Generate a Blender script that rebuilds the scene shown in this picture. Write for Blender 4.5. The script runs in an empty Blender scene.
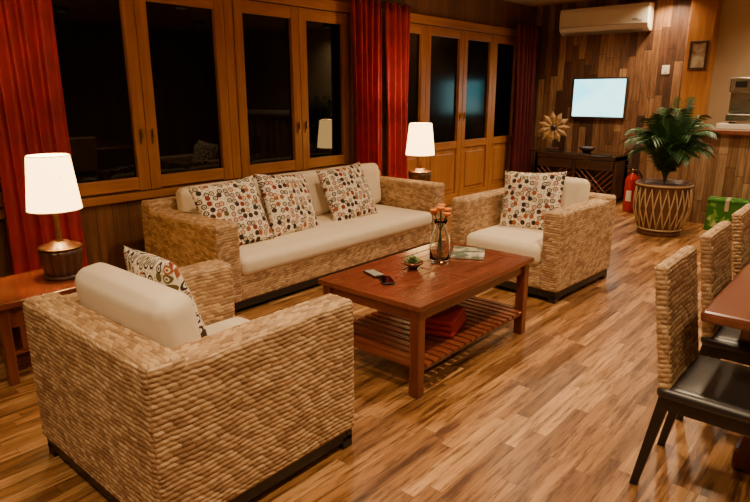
import bpy, bmesh, math, random
import numpy as np
from mathutils import Vector, Matrix
random.seed(4); rng=np.random.default_rng(5)
S=bpy.context.scene
COL=S.collection
pi=math.pi

# ------------------------------------------------------------ materials
class NT:
    def __init__(s,name):
        m=bpy.data.materials.new(name); m.use_nodes=True
        s.m=m; s.t=m.node_tree; s.n=s.t.nodes; s.l=s.t.links
        s.b=s.n['Principled BSDF']
    def new(s,k,**kw):
        nd=s.n.new(k)
        for a,v in kw.items(): setattr(nd,a,v)
        return nd
    def put(s,sock,v):
        if isinstance(v,bpy.types.NodeSocket): s.l.new(v,sock)
        else: sock.default_value=v
    def math(s,op,a,b=None,c=None):
        nd=s.new('ShaderNodeMath',operation=op)
        s.put(nd.inputs[0],a)
        if b is not None: s.put(nd.inputs[1],b)
        if c is not None: s.put(nd.inputs[2],c)
        return nd.outputs[0]
    def xyz(s,v):
        nd=s.new('ShaderNodeSeparateXYZ'); s.l.new(v,nd.inputs[0]); return nd.outputs
    def comb(s,x,y,z=0.0):
        nd=s.new('ShaderNodeCombineXYZ')
        for i,v in enumerate((x,y,z)): s.put(nd.inputs[i],v)
        return nd.outputs[0]
    def ramp(s,f,stops,const=False):
        nd=s.new('ShaderNodeValToRGB'); s.put(nd.inputs[0],f)
        cr=nd.color_ramp
        if const: cr.interpolation='CONSTANT'
        while len(cr.elements)<len(stops): cr.elements.new(0.5)
        for e,(p,c) in zip(cr.elements,stops):
            e.position=p; e.color=(*c,1) if len(c)==3 else c
        return nd.outputs[0]
    def mix(s,f,a,b,mode='MIX'):
        nd=s.new('ShaderNodeMix',data_type='RGBA',blend_type=mode)
        s.put(nd.inputs[0],f)
        for i,v in ((6,a),(7,b)):
            if isinstance(v,tuple) and len(v)==3: v=(*v,1)
            s.put(nd.inputs[i],v)
        return nd.outputs[2]
    def noise(s,vec,scale,detail=3,rough=.55):
        nd=s.new('ShaderNodeTexNoise'); s.put(nd.inputs['Vector'],vec)
        nd.inputs['Scale'].default_value=scale; nd.inputs['Detail'].default_value=detail
        nd.inputs['Roughness'].default_value=rough
        return nd.outputs[0]
    def bump(s,h,strength,dist):
        nd=s.new('ShaderNodeBump'); nd.inputs['Strength'].default_value=strength
        nd.inputs['Distance'].default_value=dist; s.l.new(h,nd.inputs['Height'])
        s.l.new(nd.outputs[0],s.b.inputs['Normal'])
    def base(s,c): 
        if isinstance(c,tuple): c=(*c,1)
        s.put(s.b.inputs['Base Color'],c)
    def rough(s,v): s.put(s.b.inputs['Roughness'],v)
    def obj(s):
        return s.new('ShaderNodeTexCoord').outputs['Object']
    def uv(s):
        return s.new('ShaderNodeTexCoord').outputs['UV']

def plain(name,c,rough=.5,metal=0,var=.12,scale=25,emis=None,es=0,bump=0):
    t=NT(name); v=t.noise(t.obj(),scale)
    d=tuple(x*(1-var) for x in c); e=tuple(min(1,x*(1+var)) for x in c)
    t.base(t.ramp(v,[(.3,d),(.7,e)])); t.rough(rough); t.b.inputs['Metallic'].default_value=metal
    if emis: 
        t.b.inputs['Emission Color'].default_value=(*emis,1); t.b.inputs['Emission Strength'].default_value=es
    if bump: t.bump(v,bump,.004)
    return t.m

def wood(name,c1,c2,axis='Z',rough=.35,scale=1.0,coat=0):
    t=NT(name); x,y,z=t.xyz(t.obj())[:3]
    k={'X':(2,22,22),'Y':(22,2,22),'Z':(22,22,2)}[axis]
    v=t.comb(t.math('MULTIPLY',x,k[0]*scale),t.math('MULTIPLY',y,k[1]*scale),t.math('MULTIPLY',z,k[2]*scale))
    n=t.noise(v,1.0,4,.6); n2=t.noise(t.obj(),3.0,2)
    f=t.math('ADD',t.math('MULTIPLY',n,.75),t.math('MULTIPLY',n2,.25))
    t.base(t.ramp(f,[(.3,c1),(.68,c2)])); t.rough(rough)
    if coat: t.b.inputs['Coat Weight'].default_value=coat; t.b.inputs['Coat Roughness'].default_value=.12
    t.bump(n,.15,.002)
    return t.m

def planks(name,ax,w,L,stops,rough=.5,grain=.35,gap=.04,coat=0,gapcol=.25,streak=0):
    """ax=(across,along) axis indices in object space"""
    t=NT(name); o=t.xyz(t.obj())
    U=t.math('DIVIDE',o[ax[0]],w); V=o[ax[1]]
    row=t.math('FLOOR',U)
    wn=t.new('ShaderNodeTexWhiteNoise',noise_dimensions='1D'); t.l.new(row,wn.inputs['W'])
    V2=t.math('ADD',t.math('DIVIDE',V,L),t.math('MULTIPLY',wn.outputs[0],7.3))
    cell=t.math('FLOOR',V2)
    w2=t.new('ShaderNodeTexWhiteNoise',noise_dimensions='2D'); t.l.new(t.comb(row,cell),w2.inputs['Vector'])
    r=w2.outputs[0]
    fu=t.math('FRACT',U); fv=t.math('FRACT',V2)
    gv=t.comb(t.math('ADD',t.math('MULTIPLY',o[ax[0]],28.0),t.math('MULTIPLY',r,50.0)),t.math('MULTIPLY',V,2.2),t.math('MULTIPLY',r,9.0))
    n=t.noise(gv,1.0,5,.65)
    col=t.ramp(t.math('ADD',t.math('MULTIPLY',r,1-grain),t.math('MULTIPLY',n,grain)),stops)
    g=t.ramp(n,[(.3,(.55,.5,.45)),(.62,(1.1,1.1,1.1))])
    col=t.mix(.7,col,g,'MULTIPLY')
    if streak:
        sv=t.comb(t.math('ADD',t.math('MULTIPLY',o[ax[0]],34.0),t.math('MULTIPLY',r,31.0)),t.math('MULTIPLY',V,3.0),t.math('MULTIPLY',r,17.0))
        s2=t.noise(sv,1.0,5,.72)
        g2=t.ramp(s2,[(.38,(.26,.17,.11)),(.53,(1,1,1))])
        col=t.mix(streak,col,g2,'MULTIPLY')
    e1=t.math('LESS_THAN',fu,gap); e2=t.math('LESS_THAN',fv,gap*w/L*1.3)
    e=t.math('MAXIMUM',e1,e2)
    col=t.mix(e,col,t.mix(1.0,col,(gapcol,gapcol,gapcol),'MULTIPLY'))
    t.base(col); t.rough(t.math('ADD',t.math('MULTIPLY',n,.2),rough-.1))
    if coat: t.b.inputs['Coat Weight'].default_value=coat; t.b.inputs['Coat Roughness'].default_value=.25
    h=t.math('SUBTRACT',t.math('MULTIPLY',n,.25),e)
    t.bump(h,.35,.003)
    return t.m

RP,SP=.019,.040
def wicker_mat():
    t=NT('seagrass_weave'); o=t.xyz(t.uv()); U,V=o[0],o[1]
    row=t.math('FLOOR',t.math('DIVIDE',V,RP))
    fv=t.math('FRACT',t.math('DIVIDE',V,RP))
    half=t.math('MULTIPLY',t.math('MODULO',row,2.0),.5)
    up=t.math('ADD',t.math('ADD',t.math('DIVIDE',U,SP),half),t.math('MULTIPLY',fv,.35))
    w=t.new('ShaderNodeTexWhiteNoise',noise_dimensions='2D'); t.l.new(t.comb(row,t.math('FLOOR',up)),w.inputs['Vector'])
    n=t.noise(t.comb(t.math('MULTIPLY',U,80.0),t.math('ADD',t.math('MULTIPLY',V,520.0),t.math('MULTIPLY',U,200.0))),1.0,4,.65)
    n2=t.noise(t.comb(t.math('MULTIPLY',U,4.0),t.math('MULTIPLY',V,18.0)),1.0,3)
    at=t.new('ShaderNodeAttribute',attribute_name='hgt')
    f=t.math('ADD',t.math('ADD',t.math('MULTIPLY',w.outputs[0],.42),t.math('MULTIPLY',n,.38)),t.math('MULTIPLY',n2,.2))
    c=t.ramp(f,[(.2,(.22,.115,.05)),(.42,(.42,.25,.12)),(.6,(.56,.36,.18)),(.85,(.74,.53,.31))])
    d=t.ramp(at.outputs['Fac'],[(0,(.34,.26,.20)),(.5,(1,1,1))])  # dark weave gaps, with crevice shade painted into the base colour
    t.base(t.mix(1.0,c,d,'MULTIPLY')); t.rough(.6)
    t.bump(n,.6,.003)
    return t.m

def pillow_mat():
    t=NT('ring_print_fabric'); o=t.xyz(t.uv())
    v=t.comb(o[0],o[1])
    vo=t.new('ShaderNodeTexVoronoi',voronoi_dimensions='2D'); t.l.new(v,vo.inputs['Vector'])
    vo.inputs['Scale'].default_value=20.0; vo.inputs['Randomness'].default_value=.6
    d=vo.outputs['Distance']; cs=t.new('ShaderNodeSeparateColor'); t.l.new(vo.outputs['Color'],cs.inputs[0])
    ring=t.ramp(d,[(0,(1,1,1)),(.12,(0,0,0)),(.22,(1,1,1)),(.40,(0,0,0))],True)
    col=t.ramp(cs.outputs[0],[(0,(.030,.013,.010)),(.27,(.24,.028,.015)),(.45,(.13,.10,.022)),(.58,(.055,.018,.012)),(.78,(.34,.10,.025))],True)
    vo2=t.new('ShaderNodeTexVoronoi',voronoi_dimensions='2D'); t.l.new(v,vo2.inputs['Vector'])
    vo2.inputs['Scale'].default_value=50.0
    dots=t.math('LESS_THAN',vo2.outputs['Distance'],.22)
    bg=t.mix(t.math('MULTIPLY',dots,.85),(.86,.78,.62),(.22,.10,.05))
    solid=t.math('MULTIPLY',t.math('GREATER_THAN',cs.outputs[1],.65),t.math('LESS_THAN',d,.40))
    m=t.math('MAXIMUM',ring,solid)
    c=t.mix(m,t.mix(t.math('LESS_THAN',d,.45),bg,(.88,.80,.64)),col)
    t.base(c); t.rough(.85)
    t.bump(t.noise(t.obj(),400,2),.2,.001)
    return t.m

M={}
M['wick']=wicker_mat(); M['pil']=pillow_mat()
M['cush']=plain('cream_canvas',(.82,.69,.51),.85,var=.04,scale=8)
M['black']=plain('black_wood',(.012,.009,.008),.35,var=.3)
M['frame']=wood('honey_wood',(.30,.105,.020),(.52,.22,.055),'Z',.38)
M['frameY']=wood('honey_wood_rail',(.30,.105,.020),(.52,.22,.055),'Y',.38)
M['mah']=wood('red_mahogany',(.105,.022,.010),(.24,.062,.026),'Y',.26,coat=.5)
M['mahX']=wood('red_mahogany_cross',(.105,.022,.010),(.24,.062,.026),'X',.26,coat=.35)
M['mahZ']=wood('red_mahogany_leg',(.10,.020,.009),(.22,.055,.022),'Z',.3,coat=.3)
M['din']=wood('dining_mahogany',(.11,.030,.018),(.23,.070,.036),'Y',.22,coat=.5)
def gl(name,r):
    t=NT(name); t.base((.003,.003,.003)); t.rough(r); t.b.inputs['IOR'].default_value=1.5; return t.m
M['glassn']=gl('night_window_glass',.03)
M['glassd']=gl('rippled_door_glass',.16); M['glassd'].node_tree.nodes['Principled BSDF'].inputs['IOR'].default_value=1.3
M['curt']=plain('red_curtain_cloth',(.31,.016,.036),.65,var=.25,scale=6)
M['cloth']=plain('red_cloth',(.42,.02,.025),.7,var=.15)
M['curtd']=plain('dark_red_curtain_cloth',(.11,.008,.012),.7,var=.25,scale=6)
M['brass']=plain('aged_brass',(.35,.20,.07),.4,1.0)
M['white']=plain('white_plastic',(.80,.74,.62),.35,var=.02)
M['grey']=plain('grey_plastic',(.30,.28,.25),.4)
M['leather']=plain('black_leather',(.022,.017,.015),.33,var=.2,bump=.1)
M['steel']=plain('stainless_steel',(.62,.58,.52),.25,1.0)
M['red']=plain('red_enamel',(.45,.015,.012),.25,var=.05)
M['leaf']=plain('palm_leaf',(.022,.075,.014),.45,var=.5,scale=14)
M['stem']=plain('palm_stem',(.07,.10,.025),.5)
M['soil']=plain('dark_soil',(.03,.018,.01),.9,bump=.6)
M['ceil']=planks('ceiling_boards',(0,1),.14,3.,[(0,(.45,.27,.12)),(1,(.62,.42,.22))],.5)
M['floor']=planks('strip_parquet',(0,1),.068,.75,[(0.05,(.12,.046,.015)),(.3,(.30,.135,.043)),(.6,(.44,.215,.078)),(.95,(.64,.36,.15))],.38,.32,.03,coat=.22,gapcol=.42,streak=.92)
st=[(0,(.035,.014,.007)),(.3,(.11,.043,.018)),(.5,(.19,.082,.034)),(.7,(.27,.13,.052)),(1,(.52,.30,.14))]
M['wallY']=planks('rustic_planks_side',(1,2),.13,1.9,[(0,(.10,.04,.015)),(1,(.24,.10,.035))],.5,.4)
M['wallX']=planks('rustic_planks_far',(0,2),.105,.9,st,.55,.2,.05,streak=.65)
M['bar']=planks('rustic_planks_counter',(0,2),.10,.7,[(0,(.10,.045,.020)),(.4,(.24,.12,.05)),(1,(.50,.32,.17))],.55,.3,.05,streak=.4)
M['cream']=plain('cream_paint',(.55,.42,.26),.7,var=.04,scale=3)
M['dark']=wood('dark_walnut',(.03,.014,.008),(.075,.035,.018),'X',.35)
t=NT('lampshade_fabric'); t.base((.9,.72,.42)); t.rough(.9)
t.b.inputs['Emission Color'].default_value=(1,.60,.20,1); t.b.inputs['Emission Strength'].default_value=9.0
M['shade']=t.m
t=NT('clear_glass'); t.base((.93,.96,.95)); t.rough(.02); t.b.inputs['Transmission Weight'].default_value=1; t.b.inputs['IOR'].default_value=1.25
M['glass']=t.m
t=NT('lit_screen'); o=t.xyz(t.obj())
n=t.noise(t.obj(),2.5,1)
c=t.ramp(n,[(.35,(.18,.85,.95)),(.55,(.5,1,1))]); t.base((.02,.02,.02)); t.put(t.b.inputs['Emission Color'],c); t.b.inputs['Emission Strength'].default_value=3.4
M['screen']=t.m

# ------------------------------------------------------------ helpers
def group(name,loc=(0,0,0),rot=0):
    e=bpy.data.objects.new(name,None); e.empty_display_size=.1
    COL.objects.link(e); e.location=loc; e.rotation_euler=(0,0,rot); return e
def link(name,me,parent=None,mat=None,smooth=False,loc=None,rot=None):
    if mat and not me.materials: me.materials.append(mat)
    o=bpy.data.objects.new(name,me); COL.objects.link(o)
    if parent: o.parent=parent
    if loc: o.location=loc
    if rot: o.rotation_euler=rot
    if smooth:
        me.polygons.foreach_set('use_smooth',[True]*len(me.polygons))
    return o
def boxes(name,L,mat,parent=None,bev=.004,loc=None,rot=None):
    vs=[];fs=[]
    for (x0,x1,y0,y1,z0,z1) in L:
        k=len(vs)
        vs+= [(x0,y0,z0),(x1,y0,z0),(x1,y1,z0),(x0,y1,z0),(x0,y0,z1),(x1,y0,z1),(x1,y1,z1),(x0,y1,z1)]
        fs+= [tuple(k+i for i in f) for f in ((0,3,2,1),(4,5,6,7),(0,1,5,4),(1,2,6,5),(2,3,7,6),(3,0,4,7))]
    me=bpy.data.meshes.new(name); me.from_pydata(vs,[],fs)
    o=link(name,me,parent,mat,loc=loc,rot=rot)
    if bev:
        m=o.modifiers.new('b','BEVEL'); m.width=bev; m.segments=2; m.limit_method='ANGLE'
    return o
def lathe(name,prof,mat,parent=None,loc=None,seg=40,rib=0,ribn=0,rot=None):
    vs=[];fs=[]
    for r,z in prof:
        for i in range(seg):
            a=2*pi*i/seg; rr=r*(1+rib*math.cos(ribn*a)) if rib else r
            vs.append((rr*math.cos(a),rr*math.sin(a),z))
    n=len(prof)
    for j in range(n-1):
        for i in range(seg):
            fs.append((j*seg+i,j*seg+(i+1)%seg,(j+1)*seg+(i+1)%seg,(j+1)*seg+i))
    if prof[0][0]>1e-4: fs.append(tuple(reversed(range(seg))))
    if prof[-1][0]>1e-4: fs.append(tuple((n-1)*seg+i for i in range(seg)))
    me=bpy.data.meshes.new(name); me.from_pydata(vs,[],fs)
    o=link(name,me,parent,mat,True,loc,rot)
    return o
def ringloft(name,prof,mat,parent,seg=48):
    vs=[];fs=[];n=len(prof)
    for r,z in prof:
        for i_ in range(seg):
            a=2*pi*i_/seg; vs.append((r*math.cos(a),r*math.sin(a),z))
    for j in range(n):
        for i_ in range(seg):
            k=(j+1)%n; fs.append((j*seg+i_,j*seg+(i_+1)%seg,k*seg+(i_+1)%seg,k*seg+i_))
    me=bpy.data.meshes.new(name); me.from_pydata(vs,[],fs); return link(name,me,parent,mat,True)
def tube(name,pts,r,mat,parent=None,cyc=False,loc=None,res=3):
    cu=bpy.data.curves.new(name,'CURVE'); cu.dimensions='3D'; cu.bevel_depth=r; cu.bevel_resolution=res; cu.use_fill_caps=True
    L=pts if isinstance(pts[0][0],(tuple,list,Vector)) else [pts]
    for P in L:
        sp=cu.splines.new('POLY'); sp.points.add(len(P)-1)
        for q,p in zip(sp.points,P): q.co=(*p,1)
        sp.use_cyclic_u=cyc
    cu.materials.append(mat)
    o=bpy.data.objects.new(name,cu); COL.objects.link(o)
    if parent:o.parent=parent
    if loc:o.location=loc
    return o

def grid_box(B,r,res,weave=False,puff=0,skip=()):
    lo=np.array(B[0::2],float); hi=np.array(B[1::2],float)
    out=[]
    for n in range(3):
        ua,va=[a for a in range(3) if a!=n]
        if n==2 and weave and (hi[1]-lo[1])>(hi[0]-lo[0]): ua,va=1,0
        for sg in (-1,1):
            if (n,sg) in skip: continue
            nu=max(2,int(math.ceil((hi[ua]-lo[ua])/res))+1); nv=max(2,int(math.ceil((hi[va]-lo[va])/(res*.85 if weave else res)))+1)
            uu=np.linspace(lo[ua],hi[ua],nu); vv=np.linspace(lo[va],hi[va],nv)
            Ug,Vg=np.meshgrid(uu,vv,indexing='ij')
            P=np.zeros((nu,nv,3)); P[...,ua]=Ug; P[...,va]=Vg; P[...,n]=hi[n] if sg>0 else lo[n]
            inn=np.clip(P,lo+r,hi-r); d=P-inn
            ln=np.linalg.norm(d,axis=-1,keepdims=True); N=d/np.maximum(ln,1e-9)
            Q=inn+N*r
            H=np.ones((nu,nv)); Uw,Vw=Ug,Vg
            if puff:
                a=(Ug-lo[ua])/(hi[ua]-lo[ua])*2-1; b_=(Vg-lo[va])/(hi[va]-lo[va])*2-1
                dim=sorted(hi-lo); thin=(hi[n]-lo[n])==dim[0]
                k=puff*(1 if thin else .35)
                Q[...,n]+=sg*k*(1-a**4)*(1-b_**4)
            if weave:
                Vw=Vg+.0030*np.sin(Ug*17+3*n)+.0016*np.sin(Ug*43+Vg*9)+.002*np.sin(Vg*37+1.3)
                Uw=Ug+.008*np.sin(Vg*61+Ug*7)+.005*np.sin(Ug*29+Vg*83)
                fv=Vw/RP; row=np.floor(fv); fv=fv-row
                fu=Uw/SP+.5*np.mod(row,2)+.35*fv; cell=np.floor(fu); fu=fu-cell
                hs=np.sin(row*12.9898+cell*78.233)*43758.5453; hs=hs-np.floor(hs)
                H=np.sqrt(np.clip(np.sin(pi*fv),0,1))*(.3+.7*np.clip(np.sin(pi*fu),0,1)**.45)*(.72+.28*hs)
                e=np.minimum(np.minimum(Ug-lo[ua],hi[ua]-Ug),np.minimum(Vg-lo[va],hi[va]-Vg))
                fade=np.clip(e/.010,0,1)
                Q=Q+N*((H-.5)*.0070*fade)[...,None]
            idx=np.arange(nu*nv).reshape(nu,nv)
            F=np.stack([idx[:-1,:-1],idx[1:,:-1],idx[1:,1:],idx[:-1,1:]],-1).reshape(-1,4)
            ex=np.cross(np.eye(3)[ua],np.eye(3)[va])[n]
            if ex*sg<0: F=F[:,::-1]
            out.append((Q.reshape(-1,3),F,np.stack([Uw,Vw],-1).reshape(-1,2),H.reshape(-1)))
    return out
def mesh_np(name,parts,merge=False):
    V=[];F=[];UV=[];H=[];k=0
    for q,f,u,h in parts:
        V.append(q);F.append(f+k);UV.append(u);H.append(h);k+=len(q)
    V=np.concatenate(V);F=np.concatenate(F);UV=np.concatenate(UV);H=np.concatenate(H)
    me=bpy.data.meshes.new(name)
    me.vertices.add(len(V)); me.vertices.foreach_set('co',V.astype(np.float32).ravel())
    me.loops.add(F.size); me.loops.foreach_set('vertex_index',F.astype(np.int32).ravel())
    me.polygons.add(len(F)); me.polygons.foreach_set('loop_start',(np.arange(len(F))*4).astype(np.int32))
    me.update(calc_edges=True)
    uvl=me.uv_layers.new(name='UVMap'); uvl.data.foreach_set('uv',UV[F.ravel()].astype(np.float32).ravel())
    a=me.attributes.new('hgt','FLOAT','POINT'); a.data.foreach_set('value',H.astype(np.float32))
    if merge:
        bm=bmesh.new(); bm.from_mesh(me); bmesh.ops.remove_doubles(bm,verts=bm.verts,dist=1e-4); bm.to_mesh(me); bm.free()
    me.polygons.foreach_set('use_smooth',[True]*len(me.polygons))
    me.validate()
    return me
def cushion(name,B,parent,r=.045,puff=.015,loc=None,rot=None):
    me=mesh_np(name,grid_box(B,r,.02,puff=puff),True)
    return link(name,me,parent,M['cush'],True,loc,rot)
def pillow(name,parent,w,h,th,loc,rot):
    n=29
    a=np.linspace(-1,1,n); A,Bv=np.meshgrid(a,a,indexing='ij')
    parts=[]
    for sg in (1,-1):
        X=A*w/2*(1-.07*(1-Bv**2)*np.abs(A)**3); Z=Bv*h/2*(1-.07*(1-A**2)*np.abs(Bv)**3)
        Y=sg*th/2*((1-A**2)*(1-Bv**2))**.42*(1+.06*np.sin(5*A+2*Bv))
        Q=np.stack([X,Y,Z],-1).reshape(-1,3)
        idx=np.arange(n*n).reshape(n,n)
        F=np.stack([idx[:-1,:-1],idx[1:,:-1],idx[1:,1:],idx[:-1,1:]],-1).reshape(-1,4)
        if sg>0: F=F[:,::-1]
        off=random.random()*5
        parts.append((Q,F,np.stack([X+off,Z+off],-1).reshape(-1,2),np.ones(n*n)))
    me=mesh_np(name,parts,True)
    return link(name,me,parent,M['pil'],True,loc,rot)

# ------------------------------------------------------------ room shell
XW=-4.70; YF=9.2; ZC=2.85; XR=2.6; YN=-1.8
boxes('floor',[(XW-.15,XR+.15,YN-.15,YF+.15,-.1,0)],M['floor'],bev=0)
boxes('ceiling',[(XW-.15,XR+.15,YN-.15,YF+.15,ZC,ZC+.1)],M['ceil'],bev=0)
boxes('wall_far',[(XW-.15,-2.03,YF,YF+.12,0,ZC)],M['wallX'],bev=0)
boxes('wall_far_kitchen',[(-2.03,XR+.15,YF,YF+.12,0,ZC)],M['cream'],bev=0)
boxes('wall_right',[(XR,XR+.12,YN,YF,0,ZC)],M['wallY'],bev=0)
boxes('wall_near',[(XW-.15,XR+.15,YN-.12,YN,0,ZC)],M['wallX'],bev=0)
sash=[(-1.5,-.7),(-.7,.1),(.2,1.0),(1.0,1.75),(1.79,2.55),(2.55,3.38),(3.48,4.26),(4.26,4.98)]
doors=[(5.02,5.62),(5.62,6.39),(6.39,7.25),(7.25,8.05),(8.05,8.80)]
ZS,ZT=.77,2.36
wl=[(XW-.12,XW,YN,5.0,0,ZS),(XW-.12,XW,YN,YF,ZT+.08,ZC),(XW-.12,XW,8.80,YF,0,ZT+.08),(XW-.12,XW,YN,-1.5,ZS,ZT+.08),(XW-.12,XW,.1,.2,ZS,ZT+.08),(XW-.12,XW,3.38,3.48,ZS,ZT+.08),(XW-.12,XW,1.75,1.79,ZS,ZT+.08),(XW-.12,XW,4.98,5.02,ZS,ZT+.08)]
boxes('wall_left',wl,M['wallY'],bev=0)
boxes('baseboard_left',[(XW,XW+.02,YN,5.0,0,.1)],M['frameY'])
boxes('baseboard_far',[(XW,-2.45,YF-.02,YF,0,.1)],M['dark'])
boxes('trim_1',[(XW,XW+.05,YN,5.0,ZS-.07,ZS-.01)],M['frameY'])
boxes('trim_2',[(XW,XW+.04,YN,YF,ZT+.01,ZT+.11)],M['frameY'])
boxes('trim_3',[(XW,XW+.03,3.385,3.475,ZS,ZT)],M['frame'])
def sashframe(nm,y0,y1,z0,z1,gz0,door=False,flip=False):
    g=group(nm,(XW,(y0+y1)/2,0)); w=(y1-y0)/2
    st_=.10; xo,xi=-.05,.035
    boxes('stiles',[(xo,xi,-w+.003,-w+st_,z0,z1),(xo,xi,w-st_,w-.003,z0,z1)],M['frame'],g,.006)
    R=[(xo,xi-.004,-w+st_,w-st_,z1-.11,z1),(xo,xi-.004,-w+st_,w-st_,gz0-.10,gz0)]
    if door:
        R.append((xo,xi-.004,-w+st_,w-st_,z0,z0+.16))
    boxes('rails',R,M['frameY'],g,.006)
    if door:
        boxes('panel',[(xo+.02,xi-.025,-w+st_,w-st_,z0+.16,gz0-.10),(xo+.02,xi-.010,-w+st_+.06,w-st_-.06,z0+.22,gz0-.16)],M['frame'],g,.012)
    boxes('glass',[(-.012,-.004,-w+st_,w-st_,gz0,z1-.11)],M['glassd'] if door else M['glassn'],g,0)
    s=1 if flip else -1
    yy=s*(w-.05)
    boxes('latch',[(xi,xi+.010,yy-.010,yy+.010,gz0+.27,gz0+.37),(xi+.010,xi+.026,yy-.007,yy+.007,gz0+.31,gz0+.39)],M['brass'],g,.003)
i=0
for k,(a,b_) in enumerate(sash):
    i+=1; sashframe('window_%d'%i,a,b_,ZS,ZT,.88,flip=(k%2==0))
for k,(a,b_) in enumerate(doors):
    sashframe('door_%d'%(k+1),a,b_,.01,ZT,.90,True,flip=(k%2==0))

# curtains
def curtain(name,y0,y1,x,mat,folds,amp=.05,z0=.06,z1=2.52,tie=None):
    g=group(name,(x,(y0+y1)/2,0)); nu=folds*14; nv=26
    vs=[];fs=[]; ph=[random.uniform(.6,1.35) for _ in range(folds+2)]
    for j in range(nv+1):
        t_=j/nv; z=z0+(z1-z0)*t_
        for i_ in range(nu+1):
            u=i_/nu; a=u*folds*2*pi
            A=amp*ph[int(u*folds)]*(1-.35*t_)
            sc=1-.10*math.sin(t_*pi)
            vs.append((A*math.sin(a)+.008*math.sin(a*.37+5*t_),(u-.5)*(y1-y0)*sc+.016*math.cos(a+2*t_),z))
    for j in range(nv):
        for i_ in range(nu):
            k=j*(nu+1)+i_; fs.append((k,k+1,k+nu+2,k+nu+1))
    me=bpy.data.meshes.new('cloth'); me.from_pydata(vs,[],fs)
    o=link('cloth',me,g,mat,True); m=o.modifiers.new('s','SOLIDIFY'); m.thickness=.004
    w=(y1-y0)/2
    tube('rod',[(0,-w-.08,z1+.01),(0,w+.08,z1+.01)],.013,M['dark'],g)
    return g
curtain('curtain',1.36,1.90,-4.555,M['curt'],5)
curtain('curtain',4.90,5.40,-4.555,M['curt'],5)
curtain('curtain',5.45,5.90,-4.555,M['curt'],4,.055)
curtain('curtain',8.42,9.10,-4.50,M['curtd'],6,.065)

# ------------------------------------------------------------ seating
def seating_parts(W,D,res,at=.17,bt=.15,ah=.70,bh=.75):
    """faces +Y, centred, W along x, D along y"""
    z0=.085
    P=[]
    P+=grid_box((-W/2,-W/2+at,-D/2+.02,D/2,z0,ah),.028,res,True,skip=((2,-1),))
    P+=grid_box((W/2-at,W/2,-D/2+.02,D/2,z0,ah),.028,res,True,skip=((2,-1),))
    P+=grid_box((-W/2,W/2,-D/2,-D/2+bt,z0,bh),.028,res,True,skip=((2,-1),))
    P+=grid_box((-W/2+at-.01,W/2-at+.01,D/2-.12,D/2-.015,z0,.28),.02,res,True,skip=((2,-1),))
    return P
def base(g,W,D):
    i=.015; h=W/2-i; d=D/2-i; f=.06
    L=[(-h,h,-d,-d+.04,.035,.09),(-h,h,d-.04,d,.035,.09),(-h,-h+.04,-d+.04,d-.04,.035,.09),(h-.04,h,-d+.04,d-.04,.035,.09)]
    for sx in (-1,1):
        for sy in (-1,1):
            L.append((min(sx*h,sx*(h-f)),max(sx*h,sx*(h-f)),min(sy*d,sy*(d-f)),max(sy*d,sy*(d-f)),0,.06))
    boxes('plinth',L,M['black'],g,.003)
    boxes('seat_deck',[(-W/2+.1,W/2-.1,-D/2+.1,D/2-.1,.20,.265)],M['black'],g,.003)
armW,armD=1.01,.96
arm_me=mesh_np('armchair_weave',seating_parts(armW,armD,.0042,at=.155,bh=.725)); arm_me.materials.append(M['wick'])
def armchair(loc,rot,prot,ploc,pw=.50):
    g=group('armchair',loc,rot)
    o=bpy.data.objects.new('woven_body',arm_me); COL.objects.link(o); o.parent=g
    base(g,armW,armD)
    cushion('seat_cushion',(-.345,.345,-.32,.49,.27,.425),g,.05,.018)
    cushion('back_cushion',(-.345,.345,-.075,.075,-.22,.22),g,.05,.02,loc=(0,-.23,.64),rot=(math.radians(8),0,0))
    pillow('throw_pillow',g,pw,pw-.02,.16,ploc,prot)
    return g
armchair((-2.15,1.30,0),0,(math.radians(15),math.radians(-4),math.radians(-8)),(-.12,-.04,.668),.52)
armchair((-2.24,4.63,0),pi+math.radians(-3),(math.radians(18),math.radians(3),math.radians(10)),(.05,-.05,.66),.54)
sw,sd=2.74,1.0
g=group('sofa',(-3.90,3.66,0),-pi/2)
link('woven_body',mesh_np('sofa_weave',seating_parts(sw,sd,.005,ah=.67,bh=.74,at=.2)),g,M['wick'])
base(g,sw,sd)
cushion('seat_cushion',(-1.165,1.165,-.345,.51,.265,.405),g,.05,.015)
for k in range(3):
    cushion('back_cushion_%d'%(k+1),(-.385,.385,-.075,.075,-.21,.21),g,.05,.022,loc=(-.778+.778*k,-.245,.625),rot=(math.radians(8),0,0))
# local x = +x maps to world -y
pillow('throw_pillow_1',g,.57,.55,.17,(.92,.08,.64),(math.radians(25),math.radians(4),math.radians(-6)))
pillow('throw_pillow_2',g,.57,.55,.17,(.33,.06,.64),(math.radians(25),math.radians(-5),math.radians(4)))
pillow('throw_pillow_3',g,.56,.54,.17,(-.42,.04,.635),(math.radians(24),math.radians(4),math.radians(-4)))

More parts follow.
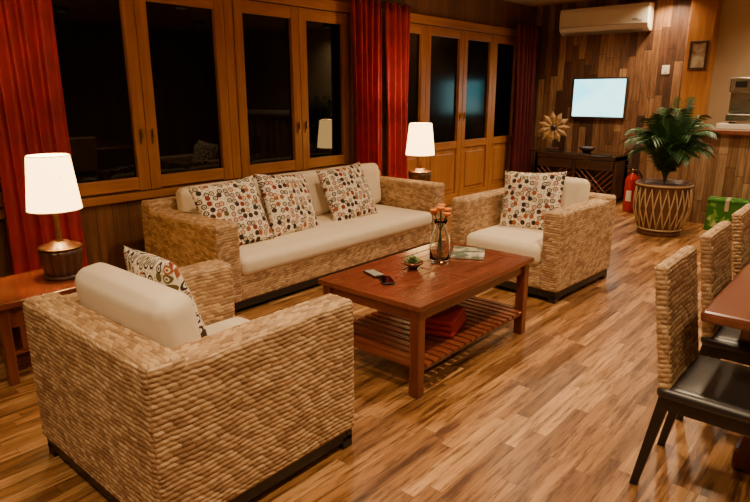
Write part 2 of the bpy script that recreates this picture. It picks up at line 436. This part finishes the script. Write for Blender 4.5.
# ------------------------------------------------------------ coffee table
g=group('coffee_table',(-2.03,2.89,0)); W,D=.73,1.24; H=.52
fw=.085
boxes('top_frame',[(-W/2,-W/2+fw,-D/2,D/2,H-.03,H),(W/2-fw,W/2,-D/2,D/2,H-.03,H)],M['mah'],g,.004)
boxes('top_ends',[(-W/2+fw,W/2-fw,-D/2,-D/2+fw,H-.03,H),(-W/2+fw,W/2-fw,D/2-fw,D/2,H-.03,H),(-W/2+fw,W/2-fw,-.04,.04,H-.03,H-.001)],M['mahX'],g,.003)
L=[]; n=7; sp=(W-2*fw)/n
for k in range(n):
    x=-W/2+fw+k*sp
    for (a,b_) in ((-D/2+fw,-.04),(.04,D/2-fw)):
        L.append((x+.003,x+sp-.003,a,b_,H-.026,H-.003))
boxes('top_slats',L,M['mah'],g,.002)
lx,ly=W/2-.05,D/2-.05
L=[]
for sx in (-1,1):
    for sy in (-1,1):
        L.append((sx*lx-.03,sx*lx+.03,sy*ly-.03,sy*ly+.03,0,H-.03))
boxes('legs',L,M['mahZ'],g,.006)
boxes('apron',[(-lx-.012,-lx+.012,-ly,ly,H-.10,H-.03),(lx-.012,lx+.012,-ly,ly,H-.10,H-.03)],M['mah'],g,.003)
boxes('apron_ends',[(-lx,lx,-ly-.012,-ly+.012,H-.10,H-.03),(-lx,lx,ly-.012,ly+.012,H-.10,H-.03)],M['mahX'],g,.003)
boxes('shelf_rails',[(-lx-.015,-lx+.02,-ly,ly,.13,.165),(lx-.02,lx+.015,-ly,ly,.13,.165)],M['mah'],g,.003)
L=[]; y=-ly-.03
while y<ly+.0:
    L.append((-lx-.045,lx+.045,y,y+.045,.165,.183)) if abs(abs(y+.022)-ly)>.045 else L.append((-lx+.032,lx-.032,y,y+.045,.165,.183))
    y+=.062
boxes('shelf_slats',L,M['mahX'],g,.003)
TZ=H+.0005
g=group('glass_vase_with_flowers',(-2.07,3.02,TZ))
lathe('vase',[(.0,.0),(.055,.0),(.062,.02),(.064,.10),(.06,.16),(.038,.21),(.034,.24),(.043,.27),(.040,.27),(.031,.24),(.035,.21),(.057,.155),(.061,.1),(.058,.022),(.0,.012)],M['glass'],g,(0,0,.0))
st_=[]
M['orange']=plain('orange_petal',(.75,.22,.03),.6)
for k in range(6):
    a=k*1.05; st_.append([(0.02*math.cos(a+2),.02*math.sin(a+2),.02),(0,0,.2),(.045*math.cos(a),.045*math.sin(a),.30+.02*(k%3))])
tube('stems',st_,.003,M['stem'],g)
for k,s_ in enumerate(st_):
    lathe('bloom_%d'%(k+1),[(0,-.01),(.012,.0),(.026,.012),(.022,.02),(.008,.016),(0,.02)],M['orange'],g,s_[-1],20,.18,6)
g=group('potted_succulent',(-2.115,2.80,TZ))
lathe('dish',[(0,0),(.03,0),(.034,.012),(.065,.03),(.068,.042),(.060,.042),(.03,.022),(0,.02)],M['mah'],g)
M['succ']=plain('succulent_green',(.16,.22,.07),.5,var=.3)
vs=[];fs=[]
for ring,(n,l,z) in enumerate(((9,.058,.035),(7,.042,.05),(5,.025,.062))):
    for k in range(n):
        a=2*pi*k/n+ring*.4; c,s_=math.cos(a),math.sin(a); b0=len(vs)
        w=.013
        vs+=[(0,0,z-.01),(c*l*.6-s_*w,s_*l*.6+c*w,z+.004),(c*l,s_*l,z+.018),(c*l*.6+s_*w,s_*l*.6-c*w,z+.004),(c*l*.55,s_*l*.55,z-.008)]
        fs+=[(b0,b0+1,b0+2),(b0,b0+2,b0+3),(b0,b0+4,b0+1),(b0+1,b0+4,b0+2),(b0+2,b0+4,b0+3),(b0+3,b0+4,b0)]
me=bpy.data.meshes.new('leaves'); me.from_pydata(vs,[],fs); link('leaves',me,g,M['succ'])
t=NT('magazine_print'); n=t.noise(t.obj(),14,2); t.base(t.ramp(n,[(.35,(.10,.13,.10)),(.5,(.45,.40,.28)),(.62,(.62,.58,.48))],True)); t.rough(.3); M['mag']=t.m
def magazine(loc,rot,w=.21,d=.28,nm='magazine'):
    g=group(nm,loc,rot)
    boxes('pages',[(-w/2,w/2-.002,-d/2+.002,d/2-.002,.002,.009)],M['white'],g,0)
    boxes('covers',[(-w/2,w/2,-d/2,d/2,0,.002),(-w/2,w/2,-d/2,d/2,.009,.011),(-w/2-.001,-w/2+.001,-d/2,d/2,0,.011)],M['mag'],g,0)
magazine((-2.04,3.31,TZ),.5)
g=group('smartphone',(-2.07,2.50,TZ),.9)
boxes('body',[(-.036,.036,-.072,.072,0,.008)],M['black'],g,.003); boxes('screen',[(-.032,.032,-.064,.064,.008,.0088)],M['glassn'],g,0)
g=group('smartphone',(-2.21,2.55,TZ),1.25)
boxes('body',[(-.034,.034,-.068,.068,0,.009)],M['dark'],g,.003); boxes('screen',[(-.030,.030,-.060,.060,.009,.0098)],M['grey'],g,0)
g=group('folded_red_cloth',(-1.90,2.82,.1835),.3)
boxes('folds',[(-.11,.11,-.15,.15,0,.035),(-.108,.11,-.147,.148,.036,.07),(-.11,.106,-.15,.146,.071,.105)],M['cloth'],g,.015)

# ------------------------------------------------------------ side tables & lamps
def side_table(loc,w,d,h):
    g=group('side_table',loc)
    boxes('top',[(-w/2,w/2,-d/2,d/2,h-.035,h)],M['mah'],g,.006)
    L=[]
    for sx in (-1,1):
        for sy in (-1,1):
            L.append((sx*(w/2-.06)-.025,sx*(w/2-.06)+.025,sy*(d/2-.06)-.025,sy*(d/2-.06)+.025,0,h-.035))
    boxes('legs',L,M['mahZ'],g,.005)
    i=w/2-.06; j=d/2-.06
    boxes('aprons',[(-i,i,-j-.01,-j+.01,h-.16,h-.035),(-i,i,j-.01,j+.01,h-.16,h-.035),(-i-.01,-i+.01,-j,j,h-.16,h-.035),(i-.01,i+.01,-j,j,h-.16,h-.035)],M['mahX'],g,.003)
    boxes('lower_shelf',[(-i,i,-j,j,.16,.18)],M['mah'],g,.003)
    L=[]
    k=-j+.07
    while k<j-.03:
        L+=[(i-.008,i+.008,k,k+.03,.18,h-.16),(-i-.008,-i+.008,k,k+.03,.18,h-.16)]; k+=.075
    boxes('side_slats',L,M['mahZ'],g,.002)
    return g
side_table((-3.68,1.22,0),.54,.60,.48)
side_table((-4.10,5.42,0),.5,.5,.50)
M['lampw']=wood('lamp_base_wood',(.035,.014,.007),(.13,.052,.022),'Z',.32,coat=.25)
def lamp(loc,power,sc=1.0,up=0):
    g=group('table_lamp',loc); g.scale=(sc,sc,sc)
    lathe('foot',[(0,.001),(.115,.001),(.118,.012),(.112,.024),(0,.024)],M['lampw'],g,None,48)
    lathe('base',[(0,.02),(.100,.02),(.108,.04),(.118,.10),(.125,.16),(.126,.185),(.10,.195),(0,.197)],M['lampw'],g,None,112,.03,16)
    lathe('rim',[(0,.190),(.118,.190),(.128,.198),(.122,.210),(.07,.216),(.06,.235),(.03,.24),(0,.24)],M['lampw'],g,None,48)
    lathe('collar',[(.128,.196),(.131,.200),(.127,.206)],M['brass'],g,None,48)
    lathe('neck',[(0,.24),(.022,.24),(.016,.27),(.014,.36+up),(.02,.37+up),(.02,.45+up),(0,.45+up)],M['brass'],g,None,20)
    lathe('bulb',[(0,.45+up),(.018,.46+up),(.034,.50+up),(.03,.53+up),(0,.545+up)],M['shade'],g,None,20)
    z0,z1,r0,r1=.385+up,.725+up,.160,.124
    ringloft('shade',[(r0,z0),(r1,z1),(r1-.003,z1),(r0-.003,z0)],M['shade'],g)
    tube('shade_rings',[[(r0*math.cos(a*pi/16),r0*math.sin(a*pi/16),z0) for a in range(33)],[(r1*math.cos(a*pi/16),r1*math.sin(a*pi/16),z1) for a in range(33)]],.003,M['cream'],g)
    tube('shade_spider',[[(-.14,0,.60+up),(.14,0,.60+up)],[(0,-.14,.60+up),(0,.14,.60+up)],[(0,0,.545+up),(0,0,.60+up)]],.003,M['brass'],g)
    ld=bpy.data.lights.new('bulb_light','POINT'); ld.energy=power; ld.color=(1,.66,.32); ld.shadow_soft_size=.05
    lo=bpy.data.objects.new('bulb_light',ld); COL.objects.link(lo); lo.parent=g; lo.location=(0,0,.64+up)
lamp((-3.68,1.395,.481),40,.92,.06)
lamp((-4.00,5.40,.501),40)

# ------------------------------------------------------------ dining set
dc_parts=grid_box((-.025,.025,-.21,.21,-.52,0),.018,.0042,True)
dc_me=mesh_np('dining_chair_weave',dc_parts); dc_me.materials.append(M['wick'])
def taper(name,segs,mat,g):
    vs=[];fs=[]
    for (p0,p1,w0,w1) in segs:
        k=len(vs)
        for p,w in ((p0,w0),(p1,w1)):
            vs+=[(p[0]-w,p[1]-w,p[2]),(p[0]+w,p[1]-w,p[2]),(p[0]+w,p[1]+w,p[2]),(p[0]-w,p[1]+w,p[2])]
        fs+=[tuple(k+i_ for i_ in f) for f in ((0,3,2,1),(4,5,6,7),(0,1,5,4),(1,2,6,5),(2,3,7,6),(3,0,4,7))]
    me=bpy.data.meshes.new(name); me.from_pydata(vs,[],fs); o=link(name,me,g,mat); m=o.modifiers.new('b','BEVEL'); m.width=.004; m.segments=2
def dining_chair(loc,rot=0):
    g=group('dining_chair',loc,rot)
    o=bpy.data.objects.new('woven_back',dc_me); COL.objects.link(o); o.parent=g; o.location=(-.28,0,.935); o.rotation_euler=(0,math.radians(-8),0)
    me=mesh_np('seat',grid_box((-.24,.23,-.22,.22,.415,.465),.022,.02,puff=.010),True); link('seat',me,g,M['leather'],True)
    boxes('seat_rails',[(-.22,.20,-.205,-.18,.37,.42),(-.22,.20,.18,.205,.37,.42),(.185,.21,-.205,.205,.37,.42),(-.22,-.195,-.205,.205,.37,.42)],M['black'],g,.003)
    taper('legs',[((-.285,-.185,0),(-.205,-.185,.44),.015,.022),((-.285,.185,0),(-.205,.185,.44),.015,.022),((.20,-.185,0),(.185,-.185,.42),.015,.022),((.20,.185,0),(.185,.185,.42),.015,.022)],M['black'],g)
for y in (2.50,3.16,3.82): dining_chair((-.31,y,0))
for y in (2.80,3.50,4.2): dining_chair((1.06,y,0),pi)
g=group('dining_table',(.32,3.55,0))
boxes('top',[(-.78,.52,-1.15,1.15,.715,.76)],M['din'],g,.014)
boxes('apron',[(-.66,.40,-1.02,1.02,.64,.715)],M['din'],g,.005)
boxes('pedestals',[(-.30,.04,-.85,-.73,.10,.64),(-.30,.04,.73,.85,.10,.64),(-.15,-.11,-.73,.73,.22,.32)],M['din'],g,.01)
boxes('feet',[(-.64,.38,-.87,-.71,0,.10),(-.64,.38,.71,.87,0,.10)],M['din'],g,.02)

# ------------------------------------------------------------ far end
boxes('trim_4',[(-2.33,-2.03,8.95,YF,0,ZC)],M['frame'])
g=group('picture_frame',(-2.17,8.935,2.02))
boxes('frame',[(-.11,.11,-.012,.015,.15,.18),(-.11,.11,-.012,.015,-.18,-.15),(-.11,-.08,-.012,.015,-.15,.15),(.08,.11,-.012,.015,-.15,.15)],M['dark'],g,.003)
t=NT('faded_print'); n=t.noise(t.obj(),9,3); t.base(t.ramp(n,[(.35,(.20,.10,.05)),(.6,(.6,.5,.33))])); M['print']=t.m
boxes('print',[(-.08,.08,0,.01,-.15,.15)],M['print'],g,0)
g=group('light_switch',(-2.62,YF-.012,1.86)); boxes('plate',[(-.05,.05,0,.011,-.06,.06)],M['white'],g,.003); boxes('rocker',[(-.02,.02,-.005,.0,-.03,.03)],M['white'],g,.002)
g=group('bar_counter',(-1.0,8.2,0))
boxes('front',[(-1.42,2.6,-.15,.35,0,1.08)],M['bar'],g,0)
boxes('top',[(-1.47,2.6,-.22,.40,1.08,1.13)],M['din'],g,.008)
boxes('upper_ledge',[(-.72,2.6,.12,.40,1.13,1.19)],M['white'],g,.006)
g=group('coffee_machine',(-1.40,8.46,1.191),0)
boxes('body',[(-.24,.24,-.12,.12,.02,.12),(-.24,.24,.0,.12,.12,.42),(-.24,.24,-.12,.12,.36,.54)],M['steel'],g,.015)
boxes('feet',[(-.2,-.16,-.1,-.06,0,.02),(.16,.2,-.1,-.06,0,.02),(-.2,-.16,.06,.1,0,.02),(.16,.2,.06,.1,0,.02)],M['black'],g,.002)
boxes('details',[(-.20,.20,-.115,-.0,.12,.128),(-.18,-.06,-.124,-.118,.42,.49),(.06,.18,-.124,-.118,.42,.49)],M['black'],g,.002)
lathe('group_head',[(0,.27),(.03,.27),(.035,.30),(.035,.37),(0,.37)],M['steel'],g,(0,-.06,0),24)
tube('handle',[(0,-.06,.285),(0,-.19,.275)],.012,M['black'],g)
g=group('stack_of_plates',(-1.95,8.14,1.131))
lathe('plates',[(0,0),(.06,0),(.12,.018),(.12,.024),(.06,.01),(.07,.02),(.12,.036),(.12,.042),(.06,.03),(0,.028)],M['white'],g)
g=group('wine_bottle',(-.95,8.45,1.191)); lathe('glass',[(0,0),(.038,0),(.04,.01),(.04,.19),(.015,.25),(.014,.31),(0,.31)],M['leaf'],g,None,24)
# planter
g=group('potted_palm',(-1.92,7.18,0))
M['drum']=wood('drum_wood',(.06,.022,.010),(.16,.065,.028),'Z',.45)
lathe('drum_pot',[(0,0),(.22,0),(.235,.02),(.215,.05),(.24,.12),(.285,.28),(.29,.42),(.265,.52),(.285,.545),(.285,.585),(.25,.585),(.245,.54),(0,.53)],M['drum'],g,None,64)
M['rope']=plain('pale_rope',(.46,.31,.15),.8)
N=11
for ph_ in (0,1):
    Pz=[]
    for k in range(2*N):
        z0_,z1_=((.07,.535) if (k+ph_)%2==0 else (.535,.07))
        a0=2*pi*k/(2*N); a1=2*pi*(k+1)/(2*N)
        for s_ in range(6):
            f=s_/6; z=z0_+(z1_-z0_)*f; a=a0+(a1-a0)*f
            rr=np.interp(z,[.05,.12,.28,.42,.54],[.215,.24,.285,.29,.268])+.006
            Pz.append((rr*math.cos(a),rr*math.sin(a),z))
    tube('lacing_%d'%(ph_+1),Pz,.0075,M['rope'],g,True)
tube('hoops',[[(r*math.cos(a*pi/20),r*math.sin(a*pi/20),z) for a in range(41)] for r,z in ((.232,.07),(.288,.565))],.010,M['rope'],g)
lathe('soil',[(.248,.545),(.1,.56),(0,.565)],M['soil'],g)
vs=[];fs=[];stems=[]
for k in range(44):
    a=k*2.399+random.uniform(-.2,.2); el=random.uniform(.08,.8); Ln=random.uniform(.72,1.15)*(1.0-.12*el)
    P=[]; 
    for s_ in range(17):
        f=s_/16
        rad=Ln*(.08*f+el*.50*f**1.6); zz_=.54+Ln*(1.0*f-(.10+.50*el)*f**2.8)
        P.append(Vector((rad*math.cos(a),rad*math.sin(a),zz_)))
    stems.append([tuple(p) for p in P])
    side=Vector((-math.sin(a),math.cos(a),0))
    for s_ in range(4,17):
        p=P[s_]; tg=(P[s_]-P[s_-1]).normalized()
        for sg in (-1,1):
            l=.18*math.sin(pi*(s_-2.5)/17)**.6+.03
            for q_ in (0,.5):
                pp=p-(P[s_]-P[s_-1])*q_
                d=(side*sg*.8+tg*.7+Vector((0,0,-.3))).normalized()
                up=d.cross(tg).normalized(); wv=d.cross(up).normalized()*.008
                b0=len(vs)
                mid=pp+d*l*.5; tip=pp+d*l+Vector((0,0,-.04))
                vs+=[tuple(pp),tuple(mid+wv),tuple(tip),tuple(mid-wv)]
                fs.append((b0,b0+1,b0+2,b0+3))
me=bpy.data.meshes.new('fronds'); me.from_pydata(vs,[],fs); link('fronds',me,g,M['leaf'])
tube('stems',stems,.005,M['stem'],g,res=1)
# extinguisher
g=group('fire_extinguisher',(-2.62,8.30,0))
lathe('cylinder',[(0,0),(.085,0),(.09,.02),(.09,.42),(.07,.47),(.03,.50),(.022,.52),(0,.52)],M['red'],g)
lathe('valve',[(0,.52),(.022,.52),(.022,.57),(0,.57)],M['brass'],g,None,20)
boxes('lever',[(-.09,.02,-.012,.012,.57,.585),(-.10,.02,-.012,.012,.60,.612)],M['black'],g,.003)
boxes('label',[(-.035,.035,-.093,-.085,.15,.29)],M['white'],g,0)
tube('hose',[(.02,0,.56),(.07,0,.55),(.115,0,.48),(.12,0,.3),(.11,0,.12)],.011,M['black'],g)
# cabinet with lattice and glass top
g=group('lattice_cabinet',(-3.55,8.78,0))
boxes('carcass',[(-.62,.62,.10,.24,.06,.66),(-.62,.62,-.22,.24,.04,.08),(-.62,.62,-.22,.24,.62,.68),(-.62,-.58,-.22,.24,0,.68),(.58,.62,-.22,.24,0,.68),(-.02,.02,-.22,.24,.08,.62),(-.62,-.58,-.22,-.18,0,.68)],M['dark'],g,.004)
boxes('drawer_fronts',[(-.57,-.03,-.225,-.205,.48,.61),(.03,.57,-.225,-.205,.48,.61)],M['dark'],g,.006)
Lz=[]
for c0 in (-.57,.03):
    for k in range(6):
        a=c0+k*.09
        Lz.append([(a,-.212,.08),(min(a+.40,c0+.54),-.212,.08+ (min(a+.40,c0+.54)-a))])
        b2=c0+.54-k*.09
        Lz.append([(b2,-.212,.08),(max(b2-.40,c0),-.212,.08+(b2-max(b2-.40,c0)))])
tube('lattice',Lz,.008,M['din'],g)
boxes('glass_top',[(-.68,.68,-.28,.26,.70,.712)],M['glass'],g,.002)
boxes('top_spacers',[(-.6,-.55,-.2,-.15,.68,.70),(.55,.6,-.2,-.15,.68,.70),(-.6,-.55,.15,.2,.68,.70),(.55,.6,.15,.2,.68,.70)],M['brass'],g,0)
g=group('carved_rosette',(-4.02,8.82,.712),.5)
M['pale']=plain('pale_carved_wood',(.34,.19,.07),.55,var=.5,scale=30)
boxes('stand',[(-.09,.09,-.05,.05,0,.03),(-.012,.012,-.012,.012,.03,.14)],M['dark'],g,.003)
vs=[];fs=[]
for k in range(11):
    a=2*pi*k/11; c,s_=math.cos(a),math.sin(a); zc=.33; b0=len(vs)
    def pt(r,w,y): return (c*r-s_*w,y,zc+s_*r+c*w)
    vs+=[pt(.04,-.010,0),pt(.16,-.045,0),pt(.245,0,0),pt(.16,.045,0),pt(.04,.010,0),pt(.14,0,-.02),pt(.14,0,.015)]
    for u_,v_ in ((0,1),(1,2),(2,3),(3,4),(4,0)): fs+=[(b0+u_,b0+v_,b0+5),(b0+v_,b0+u_,b0+6)]
me=bpy.data.meshes.new('petals'); me.from_pydata(vs,[],fs); link('petals',me,g,M['pale'])
lathe('boss',[(0,-.03),(.03,-.025),(.05,0),(.03,.025),(0,.03)],M['dark'],g,(0,0,.33),24,rot=(pi/2,0,0))
g=group('wooden_bowl',(-3.45,8.75,.713)); lathe('bowl',[(0,0),(.05,0),(.10,.03),(.13,.07),(.12,.07),(.09,.035),(0,.015)],M['dark'],g)
# television in a slim surround
g=group('television',(-3.505,YF-.003,1.475))
boxes('case',[(-.39,.39,-.045,-.0,-.28,.28)],M['dark'],g,.004)
boxes('bezel',[(-.41,.41,-.062,-.04,.27,.295),(-.41,.41,-.062,-.04,-.295,-.27),(-.41,-.385,-.062,-.04,-.27,.27),(.385,.41,-.062,-.04,-.27,.27)],M['dark'],g,.003)
boxes('screen',[(-.385,.385,-.052,-.045,-.27,.27)],M['screen'],g,0)
# AC
g=group('air_conditioner',(-3.50,YF,2.38))
vs=[];fs=[]; pr=[(0,0),(-.10,0),(-.17,.04),(-.20,.10),(-.205,.30),(-.18,.36),(0,.37)]
for x in (-.64,.64):
    for y,z in pr: vs.append((x,y,z))
n=len(pr)
fs=[tuple(range(n)),tuple(reversed(range(n,2*n)))]+[(k,k+n,(k+1)%n+n,(k+1)%n) for k in range(n)]
me=bpy.data.meshes.new('case'); me.from_pydata(vs,[],fs); o=link('case',me,g,M['white']); m=o.modifiers.new('b','BEVEL'); m.width=.015; m.segments=3
bm=bmesh.new(); bm.from_mesh(me); bmesh.ops.recalc_face_normals(bm,faces=bm.faces); bm.to_mesh(me); bm.free()
boxes('louvre',[(-.56,.56,-.165,-.155,.018,.022),(-.56,.56,-.150,-.10,-.006,.0)],M['grey'],g,0)
boxes('panel_seam',[(-.63,.63,-.2075,-.2035,.098,.103)],M['grey'],g,0)
boxes('mark',[(.42,.50,-.2065,-.2035,.14,.165)],M['grey'],g,0)
boxes('display',[(.50,.56,-.2065,-.2035,.13,.14)],M['black'],g,0)
# green box by the counter
g=group('printed_carton',(-1.38,7.84,0),.1)
t=NT('green_carton_print'); n=t.noise(t.obj(),12,2); t.base(t.ramp(n,[(.4,(.03,.16,.02)),(.55,(.16,.36,.05)),(.66,(.5,.55,.25))],True)); M['green']=t.m
boxes('box',[(-.20,.20,-.13,.13,0,.34)],M['green'],g,.004); boxes('lid',[(-.205,.205,-.135,.135,.34,.365)],M['green'],g,.004); boxes('tape',[(-.02,.02,-.137,.137,.24,.3665)],M['cream'],g,0)

# ------------------------------------------------------------ lights: ceiling downlights with added black baffles
def downlight(x,y,e,size=.17):
    g=group('ceiling_downlight',(x,y,ZC))
    ringloft('added_baffle',[(.10,0),(.10,-.075),(.093,-.075),(.093,0)],M['black'],g)  # unseen baffle ring, added to keep the downlights out of window reflections
    ld=bpy.data.lights.new('downlight','AREA'); ld.shape='DISK'; ld.size=size; ld.energy=e; ld.color=(1,.73,.43)
    lo=bpy.data.objects.new('downlight',ld); COL.objects.link(lo); lo.parent=g; lo.location=(0,0,-.012)
for x,y,e in ((-.9,1.3,48),(-1.9,-.3,42),(-.3,.2,32),(-2.7,3.0,44),(-.9,3.2,54),(-2.7,5.6,42),(-.9,5.4,54),(-3.2,7.9,50),(-1.4,7.2,54),(.9,1.6,22),(.9,4.4,32),(.9,6.9,38),(-.6,8.8,54),(-2.6,8.9,46)):
    downlight(x,y,e)
w=bpy.data.worlds.new('night'); S.world=w; w.use_nodes=True
w.node_tree.nodes['Background'].inputs[0].default_value=(.01,.012,.02,1); w.node_tree.nodes['Background'].inputs[1].default_value=.3

# ------------------------------------------------------------ camera
cd=bpy.data.cameras.new('camera'); co=bpy.data.objects.new('camera',cd); COL.objects.link(co)
cd.sensor_width=36; cd.lens=36*600/750; cd.clip_start=.05
a=math.radians(40.8); p=math.radians(14.77)
co.location=(0,0,1.55); co.rotation_euler=(pi/2-p,0,a)
S.camera=co
